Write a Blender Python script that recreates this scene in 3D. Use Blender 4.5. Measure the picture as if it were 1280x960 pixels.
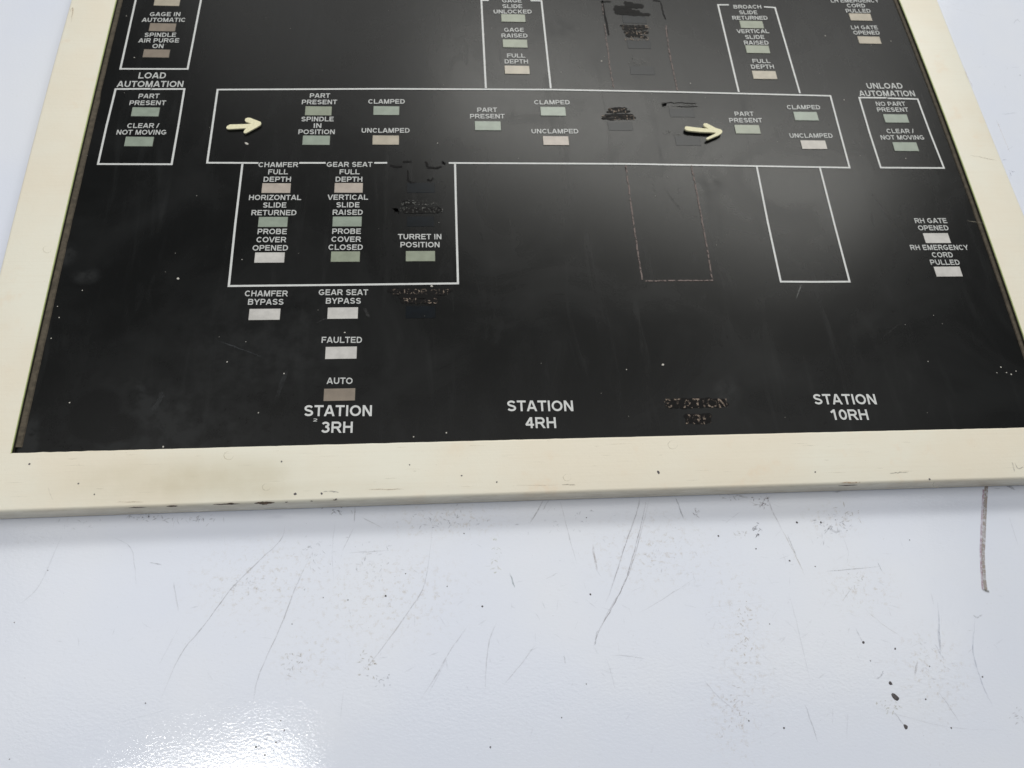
import bpy, math, random
import numpy as np
from mathutils import Vector, Matrix
random.seed(7); rng = np.random.default_rng(7)

# ------------------------------------------------------------------ geometry of the shot
# surveyed camera: rows are right, down, forward in panel axes (X right, Y towards viewer, Z into the table)
F_PX = 940.456
R3 = np.array([[0.99655337, 0.04994541, -0.06623321],
               [-0.01858199, 0.91254676, 0.40855002],
               [0.0808461, -0.40591116, 0.91032963]])
S = 0.5                                   # metres per survey unit
H_LIP, H_SIDE, GAP = 0.0065, 0.0235, 0.005  # frame above screen, frame side below it, air under the frame
Z0 = H_SIDE + GAP                         # screen surface above the table, survey units
CAM = -R3.T @ np.array([0, 0, 1.0])

def on_plane(u, v, a=0.0):
    """point of the plane a units above the screen that is seen at photograph pixel u, v"""
    d = R3.T @ np.array([(u - 640) / F_PX, (v - 480) / F_PX, 1.0])
    s = (-a - CAM[2]) / d[2]
    p = CAM + s * d
    return float(p[0]), float(p[1])

def W(x, y, a=0.0):
    return Vector((x * S, -y * S, (a + Z0) * S))

def WP(u, v, a=0.0):
    x, y = on_plane(u, v, a)
    return W(x, y, a)
TBL = -Z0

# ------------------------------------------------------------------ camera, world, light
sc = bpy.context.scene
for o in list(bpy.data.objects): bpy.data.objects.remove(o)
col = sc.collection
cam = bpy.data.objects.new('camera', bpy.data.cameras.new('camera')); col.objects.link(cam)
cam.data.sensor_width = 36; cam.data.lens = F_PX / 1280 * 36
cam.data.clip_start = 0.01; cam.data.clip_end = 50
D = np.diag([1, -1, -1.0])
r = D @ R3[0]; u_ = D @ (-R3[1]); b = D @ (-R3[2])
m = Matrix(((r[0], u_[0], b[0]), (r[1], u_[1], b[1]), (r[2], u_[2], b[2]))).to_4x4()
m.translation = W(CAM[0], CAM[1], -CAM[2])
cam.matrix_world = m
cam.data.dof.use_dof = True
cam.data.dof.focus_distance = 0.49
cam.data.dof.aperture_fstop = 11
sc.camera = cam

w = bpy.data.worlds.new('World'); sc.world = w; w.use_nodes = True
w.node_tree.nodes['Background'].inputs[0].default_value = (0.90, 0.95, 1.0, 1)
w.node_tree.nodes['Background'].inputs[1].default_value = 0.19

def area(name, loc, target, sx, sy, power, colr):
    L = bpy.data.lights.new(name, 'AREA'); L.shape = 'RECTANGLE'; L.size = sx; L.size_y = sy
    L.energy = power; L.color = colr
    o = bpy.data.objects.new(name, L); col.objects.link(o); o.location = loc
    o.rotation_euler = (Vector(target) - Vector(loc)).to_track_quat('-Z', 'Y').to_euler()
    return o
# broad soft light from the far side of the bench
area('rear_lamp', (0.35, 2.0, 1.45), (0.1, 0.1, 0), 2.6, 0.8, 9, (1.0, 0.985, 0.95))
area('overhead_soft_lamp', (0.1, 0.35, 2.0), (0.1, 0.35, 0), 3.0, 1.0, 10, (1.0, 0.98, 0.95))
# smaller lamp whose soft sheen lies on the right of the screen
sp_ = on_plane(815, 185); d_ = np.array([sp_[0], sp_[1], 0]) - CAM; k_ = 1.9 / S / d_[2]
area('side_lamp', W(sp_[0] + d_[0] * k_, sp_[1] + d_[1] * k_, 1.9 / S), W(*sp_), 1.8, 0.36, 25, (1.0, 0.99, 0.93))
# ceiling lamp mirrored in the gloss paint at the near left of the bench
def mirror_at(u, v, height):
    d = R3.T @ np.array([(u - 640) / F_PX, (v - 480) / F_PX, 1.0]); s = (Z0 - CAM[2]) / d[2]; p = CAM + s * d
    q = p + np.array([d[0], d[1], -d[2]]) / d[2] * (height / S)
    return W(q[0], q[1], -q[2])
A = mirror_at(130, 1018, 1.7); B = mirror_at(358, 945, 1.7); Cc = mirror_at(378, 1045, 1.7)
ex = (B - A); ey = (Cc - B); ey = ey - ex * (ey.dot(ex) / ex.dot(ex))
L = bpy.data.lights.new('ceiling_lamp', 'AREA'); L.shape = 'RECTANGLE'; L.size = ex.length; L.size_y = ey.length
L.energy = 7; L.color = (1, 0.985, 0.96)
lo = bpy.data.objects.new('ceiling_lamp', L); col.objects.link(lo)
exn = ex.normalized(); zz = Vector((0, 0, 1)); eyn = zz.cross(exn)
mm = Matrix((exn, eyn, zz)).transposed().to_4x4(); mm.translation = (A + B) / 2 + ey / 2
lo.matrix_world = mm

sc.view_settings.view_transform = 'Standard'; sc.view_settings.look = 'None'
sc.view_settings.gamma = 1; sc.view_settings.exposure = 0.25
sc.render.engine = 'CYCLES'

# ------------------------------------------------------------------ materials
def mat(name, base, rough=0.5, spec=0.5):
    mt = bpy.data.materials.new(name); mt.use_nodes = True
    p = mt.node_tree.nodes['Principled BSDF']
    p.inputs['Base Color'].default_value = (*base, 1); p.inputs['Roughness'].default_value = rough
    p.inputs['Specular IOR Level'].default_value = spec
    return mt, mt.node_tree, p
class NT:
    """small node helper"""
    def __init__(s, nt): s.nt = nt; s.n = nt.nodes; s.l = nt.links
    def node(s, t, **kw):
        n = s.n.new(t)
        for k, v in kw.items(): setattr(n, k, v)
        return n
    def coord(s):
        return s.node('ShaderNodeNewGeometry').outputs['Position']
    def mapping(s, vec, scale=(1, 1, 1), rot=(0, 0, 0), loc=(0, 0, 0)):
        n = s.node('ShaderNodeMapping'); s.l.new(vec, n.inputs[0])
        n.inputs['Scale'].default_value = scale; n.inputs['Rotation'].default_value = rot; n.inputs['Location'].default_value = loc
        return n.outputs[0]
    def noise(s, vec, scale, detail=3, rough=0.5, dist=0):
        n = s.node('ShaderNodeTexNoise'); s.l.new(vec, n.inputs['Vector'])
        n.inputs['Scale'].default_value = scale; n.inputs['Detail'].default_value = detail
        n.inputs['Roughness'].default_value = rough; n.inputs['Distortion'].default_value = dist
        return n.outputs[0]
    def ramp(s, v, a, b, lo=0.0, hi=1.0):
        n = s.node('ShaderNodeMapRange'); s.l.new(v, n.inputs[0])
        for i, x in zip((1, 2, 3, 4), (a, b, lo, hi)): n.inputs[i].default_value = x
        n.interpolation_type = 'SMOOTHSTEP'
        return n.outputs[0]
    def math(s, op, a, b=None):
        n = s.node('ShaderNodeMath', operation=op)
        for i, x in enumerate((a, b)):
            if x is None: continue
            if isinstance(x, (int, float)): n.inputs[i].default_value = x
            else: s.l.new(x, n.inputs[i])
        return n.outputs[0]
    def mix(s, f, a, b):
        n = s.node('ShaderNodeMix', data_type='RGBA')
        if isinstance(f, (int, float)): n.inputs[0].default_value = f
        else: s.l.new(f, n.inputs[0])
        for i, x in ((6, a), (7, b)):
            if isinstance(x, tuple): n.inputs[i].default_value = (*x, 1)
            else: s.l.new(x, n.inputs[i])
        return n.outputs[2]
    def bump(s, h, strength, dist, p):
        n = s.node('ShaderNodeBump'); n.inputs['Strength'].default_value = strength; n.inputs['Distance'].default_value = dist
        s.l.new(h, n.inputs['Height']); s.l.new(n.outputs[0], p.inputs['Normal']); return n
    def spot(s, pos, world, rx, ry, soft=0.6, rot=0.0):
        """1 inside an ellipse round a world point"""
        mp = s.node('ShaderNodeVectorMath', operation='SUBTRACT'); s.l.new(pos, mp.inputs[0]); mp.inputs[1].default_value = world
        v = s.mapping(mp.outputs[0], rot=(0, 0, rot))
        sc_ = s.node('ShaderNodeVectorMath', operation='MULTIPLY'); s.l.new(v, sc_.inputs[0]); sc_.inputs[1].default_value = (1 / rx, 1 / ry, 0)
        ln = s.node('ShaderNodeVectorMath', operation='LENGTH'); s.l.new(sc_.outputs[0], ln.inputs[0])
        return s.ramp(ln.outputs['Value'], 1 - soft, 1 + soft * 0.3, 1, 0)
    def addmax(s, items):
        o = items[0]
        for i in items[1:]: o = s.math('MAXIMUM', o, i)
        return o

# bench paint: glossy white enamel, slightly blue, rubbed dirt
m_bench, nt, p = mat('white_enamel', (0.76, 0.79, 0.86), 0.16, 0.5)
N = NT(nt); pos = N.coord()
c0 = N.mix(N.ramp(N.noise(pos, 7, 3), 0.35, 0.7), (0.70, 0.735, 0.825), (0.735, 0.76, 0.82))
dirt = N.math('MULTIPLY', N.ramp(N.noise(pos, 420, 5, 0.7), 0.56, 0.78), N.ramp(N.noise(pos, 16, 3, 0.6), 0.5, 0.72))
def wp(u, v): return tuple(WP(u, v, TBL))
zone = N.addmax([N.spot(pos, wp(930, 800), .022, .055, .9), N.spot(pos, wp(915, 900), .02, .03, .9),
                 N.spot(pos, wp(390, 820), .025, .02, .9), N.spot(pos, wp(480, 745), .06, .035, .9),
                 N.spot(pos, wp(1040, 650), .025, .015, .9), N.spot(pos, wp(330, 725), .05, .03, .9),
                 N.spot(pos, wp(1075, 735), .03, .02, .9), N.spot(pos, wp(1165, 840), .03, .03, .9),
                 N.spot(pos, wp(820, 690), .05, .03, .9), N.spot(pos, wp(560, 650), .05, .015, .9)])
dz = N.math('MULTIPLY', N.ramp(N.noise(pos, 260, 6, 0.75), 0.50, 0.74), zone)
c1 = N.mix(N.math('MULTIPLY', dirt, 0.5), c0, (0.45, 0.42, 0.40))
c2 = N.mix(N.math('MULTIPLY', dz, 0.62), c1, (0.43, 0.37, 0.29))
speck = N.ramp(N.noise(pos, 900, 2, 0.5), 0.735, 0.78)
c3 = N.mix(N.math('MULTIPLY', speck, 0.45), c2, (0.25, 0.24, 0.25))
nt.links.new(c3, p.inputs['Base Color'])
nt.links.new(N.ramp(N.noise(pos, 30, 4), 0.3, 0.7, 0.06, 0.10), p.inputs['Roughness'])
hgt = N.math('ADD', N.noise(N.mapping(pos, (1, 1.6, 1), (0, 0, 0.5)), 430, 3, 0.55), N.math('MULTIPLY', N.noise(pos, 60, 2), 0.9))
N.bump(hgt, 0.25, 0.00030, p)

# cream frame paint
m_frame, nt, p = mat('cream_paint', (0.8, 0.74, 0.58), 0.42, 0.35)
N = NT(nt); pos = N.coord()
c0 = N.mix(N.ramp(N.noise(pos, 9, 4, 0.6), 0.35, 0.68), (0.765, 0.74, 0.635), (0.755, 0.695, 0.57))
st = N.noise(N.mapping(pos, (12, 620, 60)), 1.0, 5, 0.75)
c1 = N.mix(N.math('MULTIPLY', N.ramp(st, 0.45, 0.75), 0.17), c0, (0.66, 0.58, 0.45))
stain = N.addmax([N.spot(pos, tuple(WP(250, 600, H_LIP)), .10, .018, .9), N.spot(pos, tuple(WP(350, 612, H_LIP)), .08, .010, .9)])
c1 = N.mix(N.math('MULTIPLY', stain, N.ramp(N.noise(pos, 25, 4, .6), .3, .7, .2, .55)), c1, (.50, .44, .30))
rust = N.math('MULTIPLY', N.ramp(N.noise(pos, 38, 4, 0.65), 0.56, 0.76), N.ramp(N.noise(pos, 6, 2), 0.45, 0.6))
c2 = N.mix(N.math('MULTIPLY', rust, 0.30), c1, (0.72, 0.52, 0.34))
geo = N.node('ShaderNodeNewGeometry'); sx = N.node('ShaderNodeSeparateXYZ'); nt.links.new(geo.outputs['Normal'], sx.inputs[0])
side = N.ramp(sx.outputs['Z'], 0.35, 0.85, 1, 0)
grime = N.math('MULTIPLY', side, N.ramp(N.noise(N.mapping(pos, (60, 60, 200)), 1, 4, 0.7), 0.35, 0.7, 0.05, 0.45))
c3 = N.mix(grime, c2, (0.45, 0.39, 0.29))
sp = N.ramp(N.noise(pos, 800, 2, 0.5), 0.74, 0.78)
c4 = N.mix(N.math('MULTIPLY', sp, 0.4), c3, (0.3, 0.22, 0.15))
nt.links.new(c4, p.inputs['Base Color'])
nt.links.new(N.ramp(N.noise(pos, 22, 4), 0.3, 0.7, 0.34, 0.5), p.inputs['Roughness'])
N.bump(N.math('ADD', st, N.noise(pos, 420, 3)), 0.25, 0.0003, p)

# black screen: smoked gloss plastic with a veil of dust, wiped in places
m_screen, nt, p = mat('smoked_black_plastic', (0.008, 0.008, 0.008), 0.28, 0.175)
N = NT(nt); pos = N.coord()
def ws(u, v): return tuple(WP(u, v, 0))
veil = N.ramp(N.noise(pos, 11, 5, 0.6, 0.8), 0.38, 0.75)
wipe = N.ramp(N.noise(N.mapping(pos, (60, 9, 1), (0, 0, 0.5)), 1.0, 4, 0.6, 1.2), 0.52, 0.8)
dust = N.math('ADD', N.math('MULTIPLY', veil, 0.45), N.math('MULTIPLY', wipe, 0.4))
smudge = N.addmax([N.spot(pos, ws(142, 545), .012, .010, .9), N.math('MULTIPLY', N.spot(pos, ws(190, 510), .030, .005, .9, 0.9), .8),
                   N.spot(pos, ws(80, 318), .010, .010, .9), N.spot(pos, ws(108, 345), .010, .007, .9),
                   N.math('MULTIPLY', N.spot(pos, ws(36, 556), .006, .02, .9), 1.6), N.math('MULTIPLY', N.spot(pos, ws(909, 490), .010, .012, .8), .6),
                   N.math('MULTIPLY', N.spot(pos, ws(702, 32), .03, .02, .9), .7), N.math('MULTIPLY', N.spot(pos, ws(888, 230), .014, .016, .7), .5)])
clean = N.addmax([N.spot(pos, ws(118, 518), .017, .020, .25, 0.3), N.spot(pos, ws(135, 535), .022, .012, .3)])
haze_ = N.math('MULTIPLY', N.addmax([N.spot(pos, ws(210, 540), .09, .045, .95), N.math('MULTIPLY', N.spot(pos, ws(330, 440), .07, .06, .95), .6)]), .85)
sm_t = N.math('MULTIPLY', N.math('ADD', haze_, N.math('MULTIPLY', smudge, 1.5)), N.ramp(N.noise(pos, 120, 4, 0.6), 0.3, 0.7))
dust2 = N.math('MULTIPLY', N.math('ADD', dust, sm_t), N.math('SUBTRACT', 1.0, N.math('MULTIPLY', clean, 0.92)))
cb = N.mix(dust2, (0.0038, 0.0040, 0.0038), (0.0150, 0.0158, 0.0160))
grain = N.ramp(N.noise(pos, 1600, 2, 0.6), 0.68, 0.80)
cb2 = N.mix(N.math('MULTIPLY', grain, 0.22), cb, (0.10, 0.10, 0.10))
nt.links.new(cb2, p.inputs['Base Color'])
nt.links.new(N.math('ADD', N.math('MULTIPLY', dust2, 0.12), 0.255), p.inputs['Roughness'])
N.bump(N.noise(pos, 1500, 2), 0.12, 0.0001, p)

def simple(name, base, rough, var=0.12, scale=500, spec=0.4):
    mt, nt, p = mat(name, base, rough, spec); N = NT(nt)
    pos = N.coord()
    dk = tuple(c * (1 - var * 2) for c in base)
    nt.links.new(N.mix(N.ramp(N.noise(pos, scale, 4, 0.6), 0.3, 0.72), base, dk), p.inputs['Base Color'])
    return mt
m_print = simple('white_screen_print', (0.50, 0.51, 0.50), 0.45, 0.08, 700)
m_line = simple('white_line_print', (0.60, 0.61, 0.60), 0.45, 0.05, 300)
LAMPS = {}
for k, c in {'green': (0.272, 0.318, 0.262), 'sage': (0.265, 0.295, 0.222), 'pink': (0.43, 0.375, 0.325), 'tan': (0.42, 0.375, 0.295),
             'white': (0.56, 0.545, 0.52), 'brown': (0.235, 0.195, 0.155), 'pale': (0.47, 0.44, 0.40)}.items():
    LAMPS[k] = simple('lens_' + k, c, 0.33, 0.09, 130)
m_dead = simple('blacked_out_lens', (0.003, 0.0055, 0.0085), 0.28, 0.2, 200, 0.165)
m_rim_shade = simple('window_edge_shade', (0.06, 0.06, 0.05), 0.5, 0.2, 400)  # dark colour on the window bevels paints in the shade of a recess
m_gasket = simple('dusty_brown_gasket', (0.095, 0.078, 0.055), 0.8, 0.25, 260)
m_edge = simple('dark_raw_edge', (0.045, 0.042, 0.030), 0.7, 0.2, 400)
m_arrow = simple('cream_cut_foam', (0.80, 0.76, 0.52), 0.6, 0.08, 700)
m_over = simple('black_marker_paint', (0.003, 0.0025, 0.0025), 0.55, 0.1, 300, 0.12)

# print that has been scraped or painted over: only flecks are left
def flecked(name, base, lo, hi, scale=900):
    mt, nt, p = mat(name, base, 0.6, 0.2); N = NT(nt); pos = N.coord()
    tr = N.node('ShaderNodeBsdfTransparent'); mx = N.node('ShaderNodeMixShader'); out = nt.nodes['Material Output']
    nt.links.new(N.ramp(N.noise(pos, scale, 3, 0.6), lo, hi), mx.inputs[0])
    nt.links.new(tr.outputs[0], mx.inputs[1]); nt.links.new(p.outputs[0], mx.inputs[2]); nt.links.new(mx.outputs[0], out.inputs[0])
    return mt
m_fleck = flecked('scraped_print', (0.21, 0.165, 0.13), 0.47, 0.66, 430)
m_faint = flecked('faint_scraped_print', (0.13, 0.13, 0.12), 0.50, 0.66, 620)
m_sline = flecked('scraped_line', (0.17, 0.135, 0.125), 0.33, 0.55, 330)

# marks with their own colour and strength stored on the vertices
m_mark, nt, p = mat('rubbed_mark', (0, 0, 0), 0.6, 0.2); N = NT(nt)
at = N.node('ShaderNodeVertexColor', layer_name='mark')
tr = N.node('ShaderNodeBsdfTransparent'); mx = N.node('ShaderNodeMixShader')
al = N.math('MULTIPLY', at.outputs['Alpha'], N.ramp(N.noise(N.coord(), 480, 3, 0.6), 0.25, 0.6, 0.25, 1.0))
nt.links.new(at.outputs['Color'], p.inputs['Base Color'])
nt.links.new(al, mx.inputs[0]); nt.links.new(tr.outputs[0], mx.inputs[1]); nt.links.new(p.outputs[0], mx.inputs[2])
nt.links.new(mx.outputs[0], nt.nodes['Material Output'].inputs[0])

# ------------------------------------------------------------------ mesh helpers
def link(name, verts, faces, material, parent=None, smooth=False, label=None, kind=None):
    me = bpy.data.meshes.new(name)
    if parent is not None:
        off = parent.location.copy(); q = parent.parent
        while q is not None: off += q.location; q = q.parent
        verts = [Vector(v) - off for v in verts]
    me.from_pydata([tuple(v) for v in verts], [], faces)
    me.materials.append(material)
    if smooth:
        for f in me.polygons: f.use_smooth = True
    me.update()
    o = bpy.data.objects.new(name, me); col.objects.link(o)
    if parent is not None: o.parent = parent
    if label: o['label'] = label
    if kind: o['kind'] = kind
    return o

def slab(x0, x1, y0, y1, a0, a1):
    v = [W(x, y, a) for a in (a0, a1) for (x, y) in ((x0, y1), (x1, y1), (x1, y0), (x0, y0))]
    f = [(3, 2, 1, 0), (4, 5, 6, 7)] + [(i, (i + 1) % 4, 4 + (i + 1) % 4, 4 + i) for i in range(4)]
    return v, f

def ribbon_xy(pts, width, closed=False, widths=None):
    """left and right borders of a mitred line through 2-D points"""
    P = [np.array(q, float) for q in pts]; n = len(P); out = []
    for i in range(n):
        a = P[i - 1] if (i > 0 or closed) else None
        c = P[(i + 1) % n] if (i < n - 1 or closed) else None
        d1 = (P[i] - a) / (np.linalg.norm(P[i] - a) + 1e-12) if a is not None else None
        d2 = (c - P[i]) / (np.linalg.norm(c - P[i]) + 1e-12) if c is not None else None
        if d1 is None: d1 = d2
        if d2 is None: d2 = d1
        n1 = np.array([-d1[1], d1[0]]); n2 = np.array([-d2[1], d2[0]]); mn = n1 + n2
        mn = mn / (np.linalg.norm(mn) + 1e-12); k = 1 / max(0.45, mn @ n1)
        hw = (widths[i] if widths is not None else width) / 2
        out.append((P[i] + mn * hw * k, P[i] - mn * hw * k))
    return out

def ribbon_mesh(lines, width, a, closed=False, dz=0.00002):
    V, Fc = [], []
    for li, pts in enumerate(lines):
        rb = ribbon_xy(pts, width, closed); b0 = len(V)
        for l, r_ in rb: V += [W(l[0], l[1], a + li * dz), W(r_[0], r_[1], a + li * dz)]
        n = len(rb)
        for i in range(n if closed else n - 1):
            j = (i + 1) % n; Fc.append((b0 + 2 * i, b0 + 2 * j, b0 + 2 * j + 1, b0 + 2 * i + 1))
    return V, Fc

# ------------------------------------------------------------------ stroke lettering (bold grotesque capitals)
T = 0.18; hw = T / 2
def arc(cx, cy, rx, ry, a0, a1, n=9):
    return [(cx + rx * math.cos(math.radians(a0 + (a1 - a0) * i / n)), cy + ry * math.sin(math.radians(a0 + (a1 - a0) * i / n))) for i in range(n + 1)]
B_, T_ = hw, 1 - hw
def glyphs():
    g = {}
    g['A'] = (1.0, [[(0.09, -.1), (0.5, 1.08)], [(0.91, -.1), (0.5, 1.08)], [(0.24, .30), (0.76, .30)]])
    g['B'] = (1.0, [[(.18, 0), (.18, 1)], [(.18, T_), (.58, T_)] + arc(.60, .74, .20, .165, 90, -90) + [(.18, .53)], [(.58, .53)] + arc(.62, .315, .21, .22, 90, -90) + [(.18, B_)]])
    g['C'] = (1.0, [arc(.52, .5, .37, .405, 42, 318, 18)])
    g['D'] = (1.0, [[(.18, 0), (.18, 1)], [(.18, T_), (.45, T_)] + arc(.47, .5, .36, .405, 90, -90, 12) + [(.18, B_)]])
    g['E'] = (.92, [[(.18, 0), (.18, 1)], [(.18, T_), (.84, T_)], [(.18, .52), (.78, .52)], [(.18, B_), (.86, B_)]])
    g['F'] = (.86, [[(.18, 0), (.18, 1)], [(.18, T_), (.82, T_)], [(.18, .5), (.74, .5)]])
    g['G'] = (1.08, [arc(.55, .5, .39, .405, 45, 325, 18) + [(.89, .26), (.89, .50)], [(.55, .43), (.985, .43)]])
    g['H'] = (1.0, [[(.18, 0), (.18, 1)], [(.82, 0), (.82, 1)], [(.18, .53), (.82, .53)]])
    g['I'] = (.39, [[(.195, 0), (.195, 1)]])
    g['K'] = (1.0, [[(.18, 0), (.18, 1)], [(.92, 1.1), (.2, .35)], [(.40, .60), (.93, -.08)]])
    g['L'] = (.85, [[(.18, 0), (.18, 1)], [(.18, B_), (.82, B_)]])
    g['M'] = (1.16, [[(.18, 0), (.18, 1)], [(.98, 0), (.98, 1)], [(.20, 1.08), (.58, -.02)], [(.96, 1.08), (.58, -.02)]])
    g['N'] = (1.0, [[(.18, 0), (.18, 1)], [(.82, 0), (.82, 1)], [(.14, 1.08), (.86, -.08)]])
    g['O'] = (1.08, [arc(.54, .5, .40, .405, 0, 360, 24)])
    g['P'] = (.93, [[(.18, 0), (.18, 1)], [(.18, T_), (.58, T_)] + arc(.58, .67, .21, .235, 90, -90) + [(.18, .435)]])
    g['R'] = (1.0, [[(.18, 0), (.18, 1)], [(.18, T_), (.62, T_)] + arc(.62, .69, .21, .215, 90, -90) + [(.18, .475)], [(.55, .50), (.95, -.12)]])
    g['S'] = (.93, [arc(.47, .715, .29, .195, 20, 235, 10) + arc(.47, .29, .31, .20, 75, -160, 12)])
    g['T'] = (.86, [[(.43, 0), (.43, 1)], [(.03, T_), (.83, T_)]])
    g['U'] = (1.0, [[(.18, 1.0), (.18, .42)] + arc(.5, .40, .32, .31, 180, 360, 10) + [(.82, .42), (.82, 1.0)]])
    g['V'] = (.93, [[(.05, 1.1), (.465, -.06)], [(.88, 1.1), (.465, -.06)]])
    g['X'] = (.93, [[(.05, 1.05), (.88, -.05)], [(.88, 1.05), (.05, -.05)]])
    g['Y'] = (.93, [[(.465, 0), (.465, .45)], [(.04, 1.1), (.475, .40)], [(.89, 1.1), (.455, .40)]])
    g['Z'] = (.86, [[(.07, T_), (.80, T_)], [(.80, 1.0), (.06, 0)], [(.04, B_), (.82, B_)]])
    g['/'] = (.42, [[(.02, -.1), (.38, 1.1)]])
    g['0'] = (.80, [arc(.40, .5, .275, .405, 0, 360, 22)])
    g['1'] = (.80, [[(.46, 0), (.46, 1)], [(.14, .70), (.50, .96)]])
    g['2'] = (.80, [arc(.39, .70, .26, .21, 160, -35, 9) + [(.13, .08)], [(.08, B_), (.70, B_)]])
    g['3'] = (.80, [arc(.37, .725, .25, .18, 160, -90, 10), arc(.37, .31, .28, .225, 90, -160, 12)])
    g['4'] = (.80, [[(.54, 0), (.54, 1)], [(.54, 1.02), (.06, .28)], [(.04, .31), (.76, .31)]])
    g['7'] = (.80, [[(.06, T_), (.72, T_)], [(.70, T_), (.30, -.05)]])
    g[' '] = (.40, [])
    return g
GL = glyphs()
def clip01(poly):
    for lim, sgn in ((0.0, 1), (1.0, -1)):
        out = []
        for i in range(len(poly)):
            a, c = poly[i - 1], poly[i]
            ia = sgn * (a[1] - lim) >= -1e-9; ic = sgn * (c[1] - lim) >= -1e-9
            if ia != ic:
                t = (lim - a[1]) / (c[1] - a[1]); out.append((a[0] + t * (c[0] - a[0]), lim))
            if ic: out.append(tuple(c))
        poly = out
        if len(poly) < 3: return []
    return poly

def text_geo(V, Fc, txt, uL, uR, vc, h, a):
    """one line of lettering between photo columns uL and uR, centred on row vc, on the screen"""
    tw = sum(GL[c][0] for c in txt) - 0.16
    xl, yl = on_plane(uL, vc, a); xr, yr = on_plane(uR, vc, a)
    s_ = (xr - xl) / tw; x = -0.08; k = 0
    for c in txt:
        wdt, strokes = GL[c]
        for st in strokes:
            rb = ribbon_xy(st, T)
            for i in range(len(rb) - 1):
                quad = clip01([rb[i][0], rb[i + 1][0], rb[i + 1][1], rb[i][1]])
                if not quad: continue
                b0 = len(V)
                for q in quad:
                    f = (x + q[0]) / tw
                    V.append(W(xl + (x + q[0]) * s_, yl + (yr - yl) * f - (q[1] - .5) * h, a + 0.00002 * (k % 4)))
                Fc.append(tuple(range(b0, b0 + len(quad))))
            k += 1
        x += wdt
HS, HB, HM = 0.0092, 0.0152, 0.0125

# ------------------------------------------------------------------ the bench top
bx0, bx1, by0, by1 = -1.5, 1.6, -2.0, 1.3
v = []; f = []
vv, ff = slab(bx0, bx1, by0, by1, TBL - 0.03, TBL)
bench = link('bench_top', vv, ff, m_bench)
bench['kind'] = 'structure'

marks_V, marks_F, marks_C = [], [], []
def mark(pts, wpx, colr, alpha, a=TBL, parent=bench, name='scratch', fade=True, label=None, jit=0.25, lift=0.0003, sub=5):
    """a rubbed line or smear lying on a surface, drawn through points measured on the photograph"""
    P = []; E_ = [pts[0]] + list(pts) + [pts[-1]]
    for i in range(len(pts) - 1):
        p0, p1, p2, p3 = E_[i:i + 4]
        for k in range(sub):
            t = k / sub
            P.append(tuple(.5 * (2 * p1[j] + (p2[j] - p0[j]) * t + (2 * p0[j] - 5 * p1[j] + 4 * p2[j] - p3[j]) * t * t + (3 * p1[j] - p0[j] - 3 * p2[j] + p3[j]) * t ** 3) for j in (0, 1)))
    P.append(pts[-1])
    P = [(q[0] + random.gauss(0, jit), q[1] + random.gauss(0, jit)) for q in P]
    P2 = [on_plane(q[0], q[1], a) for q in P]
    n = len(P2); wu = wpx / 900.0
    widths = [wu * (0.35 + 0.65 * math.sin(math.pi * min(1, max(0.04, i / (n - 1) * 0.92 + 0.04))) ** 0.5) * random.uniform(.7, 1.2) if fade else wu * random.uniform(.92, 1.06) for i in range(n)]
    rb = ribbon_xy(P2, wu, False, widths)
    V, Fc, Cl = [], [], []
    for i, (l, r_) in enumerate(rb):
        V += [W(l[0], l[1], a + lift), W(r_[0], r_[1], a + lift)]
        e = (min(1, 4 * min(i + .3, n - 1 - i + .3) / n) if fade else 1) * alpha * random.uniform(.55, 1.1)
        Cl += [(*colr, min(1, e))] * 2
    for i in range(n - 1): Fc.append((2 * i, 2 * i + 2, 2 * i + 3, 2 * i + 1))
    if name is None: return V, Fc, Cl
    o = link(name, V, Fc, m_mark, parent, label=label)
    ca = o.data.color_attributes.new('mark', 'FLOAT_COLOR', 'POINT')
    for i, c in enumerate(Cl): ca.data[i].color = c
    return o
def joined_marks(items, name, parent, kind='stuff'):
    V, Fc, Cl = [], [], []
    for (v_, f_, c_) in items:
        b0 = len(V); V += v_; Cl += c_; Fc += [tuple(i + b0 for i in q) for q in f_]
    o = link(name, V, Fc, m_mark, parent, kind=kind)
    ca = o.data.color_attributes.new('mark', 'FLOAT_COLOR', 'POINT')
    for i, c in enumerate(Cl): ca.data[i].color = c
    return o
BR = (0.17, 0.13, 0.12); GY = (0.16, 0.16, 0.18); BL = (0.17, 0.19, 0.30); YB = (0.35, 0.27, 0.12); TL = (0.08, 0.16, 0.16)
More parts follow.
